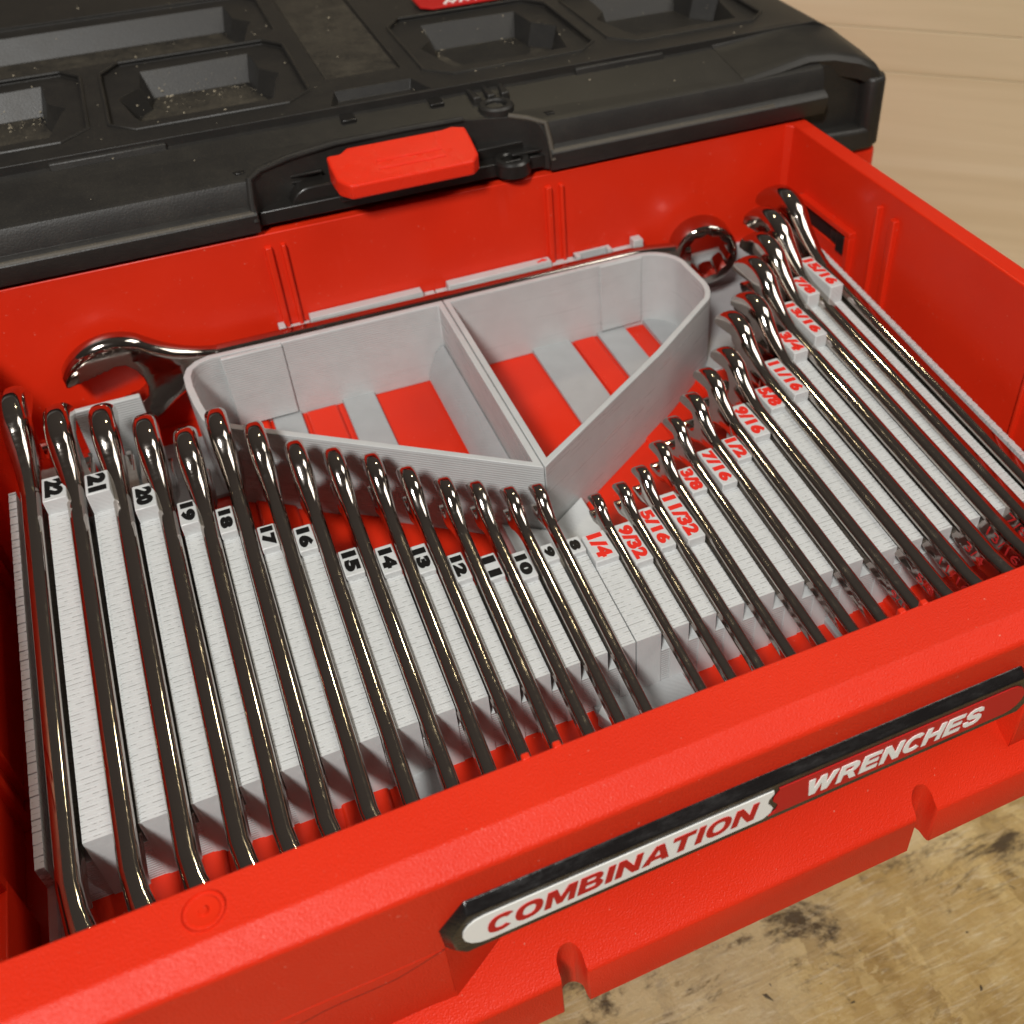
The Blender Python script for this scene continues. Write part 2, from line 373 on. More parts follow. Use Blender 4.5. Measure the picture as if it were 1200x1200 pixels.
def slot_frame(xw, sgn, ya, yb, z0, z1):
    b = MB()
    xa, xb = sorted((xw + sgn * 1.0, xw - 4.2 * sgn))
    b.box(xa, xb, ya, yb, z1 - 3.2, z1); b.box(xa, xb, ya, yb, FLOOR, z0 + 3)
    b.box(xa, xb, ya, ya + 4, z0 + 3, z1 - 3.2); b.box(xa, xb, yb - 3.5, yb, z0 + 3, z1 - 3.2)
    o = b.build('slot_frame', M['red'], drawer, .4, 2)
    MB().box(min(xw + sgn * .6, xw - sgn * 1.2), max(xw + sgn * .6, xw - sgn * 1.2), ya + 3.6, yb - 3.2, z1 - 13.5, z1 - 3).build('slot_opening', M['dark'], o)
    MB().box(min(xw + sgn * .8, xw - sgn * 2.2), max(xw + sgn * .8, xw - sgn * 2.2), ya + 3.6, yb - 3.2, z0 + 2.6, z1 - 13.4).build('slot_sill', M['red'], o, .3)
    MB().box(min(xw - sgn * 1.4, xw - sgn * 3.4), max(xw - sgn * 1.4, xw - sgn * 3.4), ya + 5, ya + 12, z1 - 15, z1 - 4.5).prism(
        [(ya + 12, z1 - 13), (ya + 18, z1 - 12), (ya + 18, z1 - 6), (ya + 12, z1 - 5)], 'x', xw - sgn * 1.4, xw - sgn * 2.6).build('catch', M['black_clean'], o, .6, 2)
slot_frame(XR, 1, 379.5, 427, -55, -30.5)
slot_frame(XL, -1, 160, 212, -64, -38)
# raised pads in the drawer floor
for xa, xb in ((25, 40.5), (164.5, 177), (-60, -45), (206, 230), (-8, 8)):
    MB().box(xa, xb, 262 if xa in (25, 164.5, 60.5, 107) else 160, 428 if xa in (25, 164.5, 60.5, 107) else 440, FLOOR - 1, FLOOR + (1.2 if xa in (60.5, 107) else 1.9)).build('floor_pad', M['red'], drawer, 1.8, 4)

# name plate with its lettering
plate = MB()
def outline(l, r_, zt, zb, ch): return [(l, (zt + zb) / 2 + 1.5), (l + ch, zt), (r_ - ch, zt), (r_, (zt + zb) / 2 + 1.5), (r_ - .5, zb + 3), (r_ - 3, zb), (l + 3, zb), (l + .6, zb + 3)]
oA = outline(7.2, 187.2, -14.6, -35.0, 7.2); oB = outline(9.6, 184.8, -17.0, -34.0, 4.6)
plate.loft([[(x, 145, z) for x, z in oA], [(x, 126.9, z) for x, z in oA], [(x, 124.3, z) for x, z in oB]])
pl = plate.build('name_plate', M['label_black'], drawer, .4, 2)
def rounded(l, r_, zt, zb, n=8):
    rad = (zt - zb) / 2; zc = (zt + zb) / 2
    return [(l + rad - rad * math.sin(math.pi * k / n), zc + rad * math.cos(math.pi * k / n)) for k in range(n + 1)]
zt, zb = -19.4, -31.2
left = rounded(12.2, 0, zt, zb)
notch = [(95.6, zb), (97.8, zb + 1.6), (98.4, zb + 3.6), (97.6, zb + 5.2), (96.6, zb + 6.6), (96.8, zb + 8.4), (98.2, zb + 10.4), (98.0, zt)]
MB().prism(left + notch, 'y', 123.95, 124.6).build('white_panel', M['white'], pl)
nr = [(x + 1.7, z) for x, z in notch]
rightend = [(194 - x, z) for x, z in rounded(12.2, 0, zt, zb)]
MB().prism(nr[::-1] + [(x, z) for x, z in rightend[::-1]], 'y', 123.95, 124.6).build('red_panel', M['label_red'], pl)
def ell(cx, cy, rx, ry, a0, a1, n=14):
    e_ = lambda q: math.copysign(abs(q) ** .82, q)
    return [(cx + rx * e_(math.cos(R(a0 + (a1 - a0) * k / n))), cy + ry * e_(math.sin(R(a0 + (a1 - a0) * k / n)))) for k in range(n + 1)]
GLYPH = {
'C': (1.02, [ell(.56, .5, .56, .5, 42, 318) + ell(.56, .5, .27, .29, 318, 42)]),
'O': (1.16, [ell(.58, .5, .58, .5, 0, 345, 23), ell(.58, .5, .28, .29, 0, 340, 17)]),
'M': (1.3, [[(0, 0), (0, 1), (.40, 1), (.65, .42), (.90, 1), (1.3, 1), (1.3, 0), (1.02, 0), (1.02, .66), (.77, .06), (.53, .06), (.28, .66), (.28, 0)]]),
'B': (1.08, [[(0, 0), (0, 1), (.72, 1), (.9, .95), (1, .83), (1, .67), (.93, .56), (.84, .52), (.98, .46), (1.08, .34), (1.08, .2), (.98, .07), (.8, 0)],
             [(.3, .61), (.64, .61), (.7, .66), (.7, .75), (.64, .8), (.3, .8)], [(.3, .2), (.7, .2), (.77, .25), (.77, .36), (.7, .42), (.3, .42)]]),
'I': (.31, [[(0, 0), (0, 1), (.31, 1), (.31, 0)]]),
'N': (1.1, [[(0, 0), (0, 1), (.32, 1), (.8, .40), (.8, 1), (1.1, 1), (1.1, 0), (.78, 0), (.3, .60), (.3, 0)]]),
'A': (1.13, [[(0, 0), (.43, 1), (.81, 1), (1.24, 0), (.91, 0), (.84, .17), (.40, .17), (.33, 0)], [(.47, .36), (.77, .36), (.62, .74)]]),
'T': (1.05, [[(0, .77), (0, 1), (1.05, 1), (1.05, .77), (.68, .77), (.68, 0), (.37, 0), (.37, .77)]]),
'W': (1.62, [[(0, 1), (.33, 1), (.48, .38), (.66, 1), (.96, 1), (1.14, .38), (1.29, 1), (1.62, 1), (1.31, 0), (.97, 0), (.81, .58), (.65, 0), (.31, 0)]]),
'R': (1.12, [[(0, 0), (0, 1), (.78, 1), (.96, .94), (1.06, .8), (1.06, .62), (.96, .48), (.82, .42), (1.12, 0), (.77, 0), (.52, .37), (.3, .37), (.3, 0)], [(.3, .57), (.68, .57), (.75, .63), (.75, .73), (.68, .79), (.3, .79)]]),
'E': (1.0, [[(0, 0), (0, 1), (.98, 1), (.98, .79), (.3, .79), (.3, .61), (.92, .61), (.92, .41), (.3, .41), (.3, .21), (1, .21), (1, 0)]]),
'H': (1.1, [[(0, 0), (0, 1), (.3, 1), (.3, .61), (.8, .61), (.8, 1), (1.1, 1), (1.1, 0), (.8, 0), (.8, .39), (.3, .39), (.3, 0)]]),
'S': (1.06, [[(1.0, .70), (.72, .72), (.66, .8), (.36, .81), (.32, .72), (.38, .64), (.8, .58), (1.0, .47), (1.06, .29), (.96, .09), (.75, 0), (.28, 0), (.08, .1), (0, .31), (.29, .32), (.36, .2), (.68, .19), (.76, .28), (.7, .37), (.3, .42), (.09, .53), (.03, .73), (.14, .92), (.34, 1), (.72, 1), (.92, .91)]])}
def lettering(word, m, parent, x, z, length, h, gap=.14, shear=.2):
    tot = sum(GLYPH[c][0] for c in word) + gap * (len(word) - 1); k = length / tot
    for c in word:
        wd, loops = GLYPH[c]
        cu = bpy.data.curves.new('letter', 'CURVE'); cu.dimensions = '2D'; cu.fill_mode = 'BOTH'; cu.extrude = .15 * K
        for lp in loops:
            sp_ = cu.splines.new('POLY'); sp_.points.add(len(lp) - 1); sp_.use_cyclic_u = True
            for pt, (px, py) in zip(sp_.points, lp): pt.co = ((px * k + py * h * shear) * K, py * h * K, 0, 1)
        to = bpy.data.objects.new('letter', cu); COL.objects.link(to)
        dg = bpy.context.evaluated_depsgraph_get(); dg.update(); me = bpy.data.meshes.new_from_object(to.evaluated_get(dg))
        bpy.data.objects.remove(to); bpy.data.curves.remove(cu)
        for v in me.vertices: v.co = Vector((x * K + v.co.x, 123.9 * K - v.co.z, z * K + v.co.y))
        me.materials.clear(); me.materials.append(m); me.name = 'letter'
        o = bpy.data.objects.new('letter', me); COL.objects.link(o); put(o, parent)
        x += (wd + gap) * k
lettering('COMBINATION', M['label_red'], pl, 17.8, -28.9, 74.6, 7.3)
lettering('WRENCHES', M['white'], pl, 107.6, -29.1, 58.6, 7.3)

# ------------------------------------------------------------------ black and red tool box behind
box = thing('tool_box', 'black lidded red tool box with a red latch standing behind the open drawer', 'tool box', (97, 620, -305))
bb = MB().box(-160, 354, 455, 790, -305, -20)
bb.build('box_body', M['red'], box, 6, 3)
MB().box(-150, 344, 446, 456, -295, -104).build('lower_drawer_front', M['red'], box, 4, 3)
MB().box(316, 357.4, 446.5, 480, -300, -22.2).build('corner_post', M['red'], box, 5, 3)
MB().box(-163.4, -122, 446.5, 480, -300, -22.2).build('corner_post', M['red'], box, 5, 3)
# lid deck
dk = MB().prism([(-166, -22), (-164, 16), (-153, 28), (-140, 35), (334, 35), (346, 29), (356, 17), (358, -22)], 'y', 486, 800)
deck = dk.build('lid_deck', M['black'], box)
def mir(p): return [(194 - x, y) for x, y in p][::-1]
shA = [(-21.7, 579), (-21.7, 511), (-11, 501), (57, 501), (69, 512), (69, 580), (60, 592), (-12, 592)]
shL = [(x - 99.6, y) for x, y in shA]
def hole(dx=0, dy=0, w=0):
    top = [(-17.2, 548), (-10, 511), (53.4, 511), (62.2, 547), (53.6, 558), (51.9, 585), (-4.4, 583), (-6.5, 559)]
    bot = [(-12, 546), (-4, 523), (48, 523), (56, 546), (49, 556), (47.5, 573), (0, 573), (-2, 557)]
    f = lambda ps: [(x + dx - (w if x < 20 else 0), y + dy) for x, y in ps]
    return f(top), f(bot)
def mirror_frustum(t_, b_): return mir(t_), mir(b_)
sh2 = [(-121, 660), (-121, 606), (-112, 592), (58, 592), (69, 605), (69, 662), (60, 674), (-112, 674)]
# shallow dishes first, then deep wells
cm = MB()
for poly in (shA, mir(shA), shL, mir(shL)): cm.prism(poly, 'z', 33.2, 40)
cm.prism([(78, 522), (116, 522), (116, 792), (78, 792)], 'z', 33.6, 40)
sh2b = [(x, y + 4) if y < 600 else (x, y) for x, y in sh2]
cm.prism([(x, y + 3) for x, y in sh2], 'z', 33.2, 40); cm.prism(mir([(x, y + 3) for x, y in sh2]), 'z', 33.2, 40)
cut(deck, cm)
cm = MB()
for tp, bt in (hole(), mirror_frustum(*hole()), hole(-99.6), mirror_frustum(*hole(-99.6)), hole(0, 84, 99.6), ):
    cm.frustum(tp, bt, 38, 21.5)
cm.frustum([(72, 487), (78, 507), (118, 507), (124, 487)], [(75, 489), (80, 503), (115, 503), (120, 489)], 40, 30.5)
cut(deck, cm)
bv = deck.modifiers.new('bevel', 'BEVEL'); bv.width = .9 * K; bv.segments = 2; bv.limit_method = 'ANGLE'; bv.angle_limit = R(30)
# dusty floor sheets in the dishes: separate thin parts
def dust_panel(poly, z): MB().prism(poly, 'z', z - .4, z + .15).build('dust_layer', M['black_dusty'], deck)
dust_panel([(79, 523), (115, 523), (115, 790), (79, 790)], 33.65)
for dx in (0, 102.2, -99.6, 201.8):
    dust_panel([(-8 + dx, 522), (50 + dx, 522), (52 + dx, 545), (45 + dx, 572), (2 + dx, 572), (-9 + dx, 545)], 21.55)
dust_panel([(-104, 606), (50, 606), (52, 629), (45, 656), (-98, 656)], 21.55)
for poly in (shA, mir(shA), shL, mir(shL)):
    # raised bead round each dish
    pth = [(x, y, 35.1) for x, y in (poly + [poly[0]])]
    MB().tube(pth, .9, 8).build('dish_bead', M['black'], deck)
# lid front: sloping apron, ridge, worn band, lip
prof = [(487, 31.5), (484.5, 30.6), (453, 25.4), (450.6, 24.2), (449.2, 21.5), (447.6, 14.2), (444.2, 12.6), (443.2, 11.4), (443.2, 9.8), (444.6, 4.2), (445.4, 2.2), (470, 2.0), (487, 2.0)]
ap = MB().prism(prof, 'x', -166, 318).build('lid_apron', M['black'], box)
rec = [(27, 436), (27, 447.5), (28.5, 450.5), (33, 454.5), (47, 459.5), (68, 463.5), (129, 463.5), (140, 461), (150, 459), (158, 454), (164.5, 447.5), (164.5, 436)]
cut(ap, MB().prism(rec, 'z', -10, 60))
bv = ap.modifiers.new('bevel', 'BEVEL'); bv.width = .7 * K; bv.segments = 2; bv.limit_method = 'ANGLE'; bv.angle_limit = R(25)
for a, b in ((-166, 26.2), (165.4, 287)):
    MB().prism([(447.4, 13.6), (444.3, 12.85), (443.4, 11.8), (446, 10)], 'x', a, b).build('worn_band', M['black_worn'], ap, .3, 1)
# rim bead of the latch cut-out
MB().tube([(26, 444, 8), (26.2, 447, 16), (27.6, 450.5, 24.8), (33, 455, 26.2), (47, 460, 27), (68, 464, 27.6), (100, 464.5, 27.7), (129, 464, 27.6)], 1.5, 10).build('rim_bead', M['black'], ap)
MB().tube([(165.5, 444, 8), (165.4, 447, 16), (164.5, 449.5, 24.6), (158, 455, 26), (150, 460, 26.8)], 1.3, 10).build('rim_bead', M['black_worn'], ap)
for a, b in ((-49, -.8), (194.8, 243)):
    MB().prism([(487.6, 30), (483.6, 30), (484.4, 33.2), (487, 33.6)], 'x', a, b).build('stop_bar', M['black'], ap, .5, 2)
for a in (22, 166.5):
    MB().prism([(a, 458), (a + 5, 458), (a + 5, 455), (a + 1.2, 455)], 'z', 24, 26.4).build('small_tab', M['black_clean'], ap, .3)
for a in (76, 118.2):
    MB().prism([(a, 478), (a + 6.6, 478), (a + 6.6, 490.5), (a, 490.5)], 'z', 28, 31.4).build('small_tab', M['black_clean'], ap, .5)
# lock body in the recess
lk = MB().box(28, 164, 449, 466, 3, 9.5)
for z in (11.5, 14.5, 17.5): lk.box(30, 60, 459, 464, z, z + 1.4)
lk.build('lock_body', M['black_clean'], box, .5, 2)
arc = [(42 + 10 - 10 * math.cos(a), 4 + 12 * math.sin(a)) for a in [math.pi / 2 * k / 8 for k in range(9)]]
MB().prism(arc + [(66, 16), (66, 4)], 'y', 450.5, 460).build('lock_guard', M['black_clean'], box, .7, 2)
MB().prism([(130, 4), (130, 15), (158, 15), (163, 9), (163, 4)], 'y', 456, 463).build('lock_guard', M['black_clean'], box, .7, 2)
for z in (7, 10.5): MB().box(147, 163, 450, 457, z, z + 1.5).build('lock_fin', M['black_clean'], box, .4)
# red latch
pts = [(62, 446), (62.6, 437), (67, 431.2), (122.5, 431.2), (126.6, 436), (127, 446), (127, 455), (121, 457), (116, 456), (72, 456), (68, 453), (62, 453)]
lt = MB(); n = len(pts); zt_ = lambda y: 21.6 + (y - 431) * .27
lt.add([(x, y, 15.0) for x, y in pts] + [(x, y, zt_(y)) for x, y in pts], [tuple(range(n)), tuple(range(2 * n - 1, n - 1, -1))] + [(i, i + n, (i + 1) % n + n, (i + 1) % n) for i in range(n)])
la = lt.build('latch', M['red_latch'], box, 1.1, 3)
for y in (438.5, 443.5):
    MB().prism([(y - .6, zt_(y) - 1), (y - .7, zt_(y) + .1), (y, zt_(y) + .75), (y + .7, zt_(y) + .1), (y + .6, zt_(y) - 1)], 'x', 82, 112).build('latch_ridge', M['red_latch'], la)
MB().box(64, 125, 446, 462, 8, 16).build('latch_hinge', M['black_clean'], box, .5)
# padlock eyes
def eye(c, r, rin, h, mname='black_clean'):
    return MB().lathe([(rin, -h / 2), (rin, h / 2 - .8), (rin + .8, h / 2), (r - 1, h / 2), (r, h / 2 - 1), (r, -h / 2)], c, 32).build('padlock_eye', M[mname], box)
eye((147, 468.5, 26.5), 8.4, 4.8, 8, 'black'); eye((146.5, 449.5, 7.5), 8.8, 4.8, 7)
for dx in (-7, 0, 7):
    MB().prism([(147 + dx - 2, 474), (147 + dx * 1.2 - .7, 489), (147 + dx * 1.2 + .7, 489), (147 + dx + 2, 474)], 'z', 27, 32.5).build('eye_finger', M['black'], box, .8, 2)
# corner bumper
MB().prism([(344, 447), (347, 443.6), (354, 444), (357.6, 450), (357.6, 490), (344, 490)], 'z', -22, 16).build('corner_bumper', M['black'], box, 2.4, 3)
MB().box(286, 346, 453.4, 488, -22, 25).build('bumper_web', M['black'], box, 1.5, 3)
MB().prism([(314, 458), (318, 446.5), (340, 444), (352, 444), (357, 452), (357, 470), (314, 470)], 'z', -23.5, -11).build('bumper_foot', M['black'], box, 2.2, 3)
capsec = [(272, [(489, 34.6), (484.5, 30.8), (468, 28.1), (453, 25.6), (450.8, 24.4), (452, 20)]),
          (292, [(489, 35.0), (484.5, 32.0), (468, 29.6), (455.5, 27.4), (452.2, 25.4), (453.5, 20)]),
          (312, [(489, 35.2), (484, 33.6), (468, 31.6), (457.5, 29.6), (454, 27.2), (455, 20)]),
          (326, [(489, 35.1), (484, 33.4), (467, 31.2), (456, 28.8), (452.5, 26.2), (454.5, 18)]),
          (340, [(489, 32.4), (482, 30.6), (465, 28.4), (452.5, 26.0), (448.5, 23.2), (450, 15)]),
          (349, [(489, 27.2), (482, 26.4), (463, 24.6), (449, 22.4), (445, 19.4), (445, 11)]),
          (355, [(489, 19.4), (482, 19.2), (464, 18.2), (452, 16.8), (447.6, 14.4), (447, 8)]),
          (358.2, [(489, 9), (482, 9), (466, 8.6), (456, 8), (451.5, 7), (451, 4)])]
def dense(sec):
    out = []
    for (ya, za), (yb_, zb_) in zip(sec, sec[1:]):
        out += [(ya + (yb_ - ya) * k / 3, za + (zb_ - za) * k / 3) for k in range(3)]
    return out + [sec[-1]]
MB().loft([[(x, y, z) for y, z in dense(sec)] + [(x, 489, sec[-1][1])] for x, sec in capsec]).build('bumper_cap', M['black'], box, 0, 0, 60)
# badge
bd = MB().prism([(150, 604), (156, 598.5), (222, 598.5), (226, 604), (226, 622), (150, 622)], 'z', 34.6, 36).build('badge', M['label_red'], deck, .4)
for x in range(164, 216, 9):
    MB().tube([(x, 601, 36.1), (x + 3, 606, 36.1), (x + 4.5, 601.5, 36.1), (x + 8, 606, 36.1)], 1.0, 6).build('badge_stroke', M['white'], bd)
# loose specks on the lid
sp = MB()
for i in range(520):
    if random.random() < .6:
        pk = random.choice((0, 102.2, -99.6)); x = random.uniform(-8, 52) + pk; y = random.gauss(568, 8); z = 21.8 if y < 572 else 34.9
        if y > 590: continue
        if y >= 572: z = 22 + (y - 572) * 1.1
    else:
        x = random.uniform(-60, 330); y = random.uniform(455, 700); z = 35.2 if y > 488 else 26 + (y - 453) * .165
        if y <= 488 and 20 < x < 170: continue
    r = random.choice((.15, .18, .22, .3, .5)) * random.uniform(.6, 1.1); a = random.uniform(0, 3); l = random.uniform(1, 2.2)
    ca, sa = math.cos(a) * r * l, math.sin(a) * r * l
    sp.add([(x - ca, y - sa, z), (x + sa * .6, y - ca * .6, z), (x + ca, y + sa, z), (x - sa * .6, y + ca * .6, z), (x, y, z + r)], [(0, 1, 4), (1, 2, 4), (2, 3, 4), (3, 0, 4), (3, 2, 1, 0)])
o = sp.build('sawdust', M['dust']); o['kind'] = 'stuff'; o['label'] = 'pale sawdust specks lying on the black lid'; o['category'] = 'dust'

# ------------------------------------------------------------------ grey printed racks
BL = {  # size: (rib x0, rib x1, block front y, block back y, block top z)
'22': (-79.1, -70.6, 349.1, 363.2, -36.8), '21': (-63.6, -55.0, 343.5, 355.9, -34.8), '20': (-48.4, -40.5, 332.2, 346.4, -38.8),
'19': (-34.2, -27.6, 318.9, 332.3, -40.9), '18': (-21.7, -15.7, 311.4, 325.9, -43.6), '17': (-9.2, -2.9, 298.8, 311.4, -45.4),
'16': (2.9, 9.6, 292.5, 306.2, -46.2), '15': (15.4, 22.4, 275.3, 289.0, -48.2), '14': (28.1, 34.7, 271.1, 285.6, -48.6),
'13': (39.6, 46.0, 266.5, 281.2, -49.1), '12': (51.2, 56.9, 258.1, 272.1, -50.0), '11': (61.8, 67.9, 254.3, 267.0, -50.4),
'10': (72.9, 78.8, 249.7, 263.9, -50.8), '9': (84.0, 88.9, 254.2, 262.9, -50.6), '8': (93.3, 99.4, 254.0, 262.2, -50.7),
'1/4': (99.9, 109.2, 246.6, 261.4, -50.9), '9/32': (112.9, 120.0, 240.2, 261.4, -50.9), '5/16': (124.4, 130.8, 243.2, 265.4, -51.0),
'11/32': (134.9, 142.1, 241.7, 268.3, -49.9), '3/8': (147.9, 154.5, 263.4, 278.0, -49.4), '7/16': (160.2, 166.9, 261.7, 283.8, -48.7),
'1/2': (172.6, 179.2, 271.9, 286.2, -48.5), '9/16': (184.5, 192.2, 279.7, 301.6, -46.8), '5/8': (199.9, 207.3, 292.1, 307.5, -46.2),
'11/16': (211.8, 219.0, 293.8, 320.2, -43.6), '3/4': (225.3, 232.5, 316.2, 333.5, -40.9), '13/16': (239.5, 245.7, 321.8, 351.8, -39.4),
'7/8': (251.6, 258.1, 347.6, 364.4, -36.2), '15/16': (263.1, 270.2, 346.9, 375.6, -34.4)}
metric = [k for k in BL if '/' not in k]; inch = [k for k in BL if '/' in k]
rackM = thing('wrench_rack', 'light grey printed wrench rack with black size numbers and half of the corner tray', 'tool rack', (20, 300, FLOOR))
rackI = thing('wrench_rack', 'light grey printed wrench rack with red fraction numbers and half of the corner tray', 'tool rack', (200, 300, FLOOR))

def stair(ya, yb, lift=0.0, step=2.0):
    """profile (y, z) of a rib whose sloping top is made of printed layers"""
    p = [(ya, FLOOR), (ya, slope(ya) + lift)]; y = ya
    while y + step < yb:
        y += step; p.append((y, p[-1][1])); p.append((y, slope(y) + lift))
    p += [(yb, p[-1][1]), (yb, FLOOR)]
    return p
for k, (a, b_, yf, yb, zt_) in BL.items():
    rk = rackI if k in inch else rackM
    rb = MB()
    if k in ('21', '20', '19'):
        rb.prism(stair(212.3, yf, -.55), 'x', a, a + 1.1); rb.prism(stair(212, yf), 'x', a + 1.1, b_)
    else: rb.prism(stair(212, yf), 'x', a, b_)
    if k in ('22', '21', '20'):     # low tail behind the number block, carrying the jaws
        rb.prism([(yb + .2, FLOOR), (yb + .2, -58), (min(406, yb + 55), -64), (min(406, yb + 55), FLOOR)], 'x', a + .4, b_ - .4)
    rib = rb.build('rib', M['rib'], rk)
    bl = MB().box(a + .02, b_ - .02, yf, yb, FLOOR, zt_).build('number_block', M['grey_top'], rk, .45, 2)
    L = yb - yf; W_ = b_ - a; nch = len(k)
    ln = min(L * .86, 4.6 + 5.6 * (nch - 1)) if '/' not in k else L * .84
    if k in ('8', '9'): ln = L * .62
    h = W_ * (.76 if '/' in k else .74)
    if k in ('8', '1/4'): h = W_ * .62
    y0 = (yf + yb) / 2 + ln / 2 + random.uniform(-.3, .3)
    num = text_mesh('number', k, M['ink_red' if '/' in k else 'ink_black'], bl, ((a + b_) / 2 - h / 2, y0, zt_ - .25), (0, -1, 0), (1, 0, 0), ln, h, .55, .06 if '/' in k else .075, 0, .14, 1.08)
# solid web below the slots
def web(rk, keys, lead=None):
    for i in range(len(keys) - 1):
        A, B = BL[keys[i]], BL[keys[i + 1]]; ye = min(A[3], B[3]) - 2
        d_ = 10.5
        MB().prism([(212.5, FLOOR), (212.5, slope(212) - d_), (ye, slope(ye) - d_), (ye, FLOOR)], 'x', A[1] - .5, B[0] + .5).build('slot_web', M['grey'], rk)
web(rackM, metric); web(rackI, inch)
MB().prism([(212.5, FLOOR), (212.5, slope(212) - 10), (340, slope(340) - 10), (340, FLOOR)], 'x', -89.8, -78.6).build('slot_web', M['grey'], rackM)
MB().prism([(212.5, FLOOR), (212.5, slope(212) - 10), (360, slope(360) - 10), (360, FLOOR)], 'x', 269.8, 281).build('slot_web', M['grey'], rackI)
# thin side fences
MB().prism(stair(209, 366, .2, 4.0), 'x', -92.2, -89.6).build('side_fence', M['rib'], rackM)
MB().prism([(150, FLOOR), (150, -70), (160, -68), (209.2, -67), (209.2, FLOOR)], 'x', -92.3, -89.5).build('side_fence', M['grey'], rackM, .4)
MB().prism(stair(226, 388, 1.4, 4.0), 'x', 280.6, 283.2).build('side_fence', M['rib'], rackI)
# base sheets and bars on the drawer floor
def sheet(rk, x0, x1, y0, y1, z=-85.0): MB().box(x0, x1, y0, y1, FLOOR + .02, z).build('base_bar', M['base'], rk, .3, 1)
for x0_, x1_ in ((9.6, 23.2), (43.4, 59.2), (87.4, 97.6)): sheet(rackM, x0_, x1_, 382 - .715 * (x0_ + 15), 431)
sheet(rackM, 14, 24.5, 172, 214, -84.4); sheet(rackM, 83, 99.6, 176, 213.9, -84.7); sheet(rackM, -62, -6, 384, 430)
for x0_, x1_ in ((142.4, 163.2), (178.6, 194.2)): sheet(rackI, x0_, x1_, 300 + .66 * (x1_ - 100), 430)
sheet(rackI, 101, 118.5, 170, 214, -84.0); MB().prism([(100.3, 263), (119.5, 263), (119.5, 309.2), (100.3, 296.4)], 'z', FLOOR + .02, -78.5).build('tip_plate', M['grey_top'], rackI, .4)
MB().prism([(83, 265), (99.5, 264), (99.5, 296.4), (83, 308.2)], 'z', FLOOR + .02, -78.8).build('tip_plate', M['grey_top'], rackM, .4); sheet(rackI, 179, 186, 160, 213.9, -84.6)
MB().prism([(205, 372), (296, 372), (296, 441), (205, 441)], 'z', FLOOR + .02, -84).build('base_plate', M['base'], rackI, .3, 1)
MB().prism([(82, 206), (98, 170), (99.6, 170), (99.6, 176), (86, 210)], 'z', FLOOR + .02, -80).build('foot_brace', M['grey'], rackM, .3)
# corner tray walls
def tray(rk, outer, inner, name='tray_wall'):
    n = len(outer); vs = [(*p, FLOOR + .02) for p in outer] + [(*p, FLOOR + .02) for p in inner] + [(*p, -45.0) for p in outer] + [(*p, -45.0) for p in inner]
    fs = []
    for i in range(n):
        j = (i + 1) % n
        fs += [(i, j, j + 2 * n, i + 2 * n), (i + n, i + 3 * n, j + 3 * n, j + n), (i + 2 * n, j + 2 * n, j + 3 * n, i + 3 * n), (i, i + n, j + n, j)]
    return MB().add(vs, fs).build(name, M['grey'], rk, .35, 2)
outL = [(99.7, 297.0), (99.7, 431.6), (22, 432.2), (2, 433), (-10, 433.2), (-16, 431), (-20, 427), (-22, 421), (-22, 412), (-20.5, 398), (-18.5, 386), (-15, 379.4)]
inL = [(96.9, 302.2), (96.9, 428.4), (22.4, 428.8), (22.0, 429.6), (-9, 430.2), (-14, 428.4), (-17.4, 425), (-18.8, 420), (-18.8, 412), (-17.4, 399), (-15.6, 388), (-12.6, 381.6)]
tray(rackM, outL, inL)
def arcpts(cx, cy, r, a0, a1, n): return [(cx + r * math.cos(R(a0 + (a1 - a0) * k / n)), cy + r * math.sin(R(a0 + (a1 - a0) * k / n))) for k in range(n + 1)]
outR = [(100.1, 297.0), (126, 314.2), (176, 347.2)] + arcpts(198.6, 393, 23.4, -42, 0, 6) + arcpts(202.6, 411.8, 19.4, 8, 88, 8) + [(181, 431.4), (100.1, 431.6)]
inR = [(102.9, 302.4), (124.6, 316.4), (174.6, 349.8)] + arcpts(198.6, 393, 20.5, -42, 0, 6) + arcpts(202.6, 411.8, 16.5, 8, 88, 8) + [(181, 428.6), (102.9, 428.6)]
tray(rackI, outR, inR)
MB().box(181, 204, 427.4, 428.8, -84, -45.4).build('tray_wall_pad', M['grey'], rackI, .3)
MB().box(-5, 22.2, 427.6, 429.8, -84, -45.4).build('tray_wall_pad', M['grey'], rackM, .3)
MB().prism([(86.8, -85), (96.5, -85), (96.5, -67), (92, -71)], 'y', 310, 428).build('tray_wedge', M['base'], rackM, .3)
# rails against the back wall
def rail(rk, x0, x1, z, yf=440.9): MB().box(x0, x1, yf, 446.4, FLOOR + .05, z + .9).build('back_rail', M['grey'], rk, .3, 1)
for q in ((23.8, 27, -45.8), (27.01, 38.6, -48.3), (38.61, 93.2, -44.6), (93.21, 99.8, -48.2)): rail(rackM, *q)
for q in ((100.2, 106.2, -48.2), (106.21, 160.4, -44.7), (160.41, 174, -48), (193.9, 206, -48.9), (206.01, 211.4, -44.5), (211.41, 236, -62)): rail(rackI, *q)
MB().box(174.01, 176.5, 440.9, 446.1, FLOOR, -45).box(174.01, 193.89, 444.6, 446.2, FLOOR, -45.2).box(191.5, 193.89, 440.9, 446.1, FLOOR, -45).build('back_rail', M['grey'], rackI, .2)
MB().box(236.01, 297, 443.4, 446.1, FLOOR, -62.6).build('back_rail', M['grey'], rackI, .2)
MB().box(-67, -40.3, 409.6, 412.2, FLOOR + .02, -41.8).build('rear_plate', M['grey'], rackM, .4)
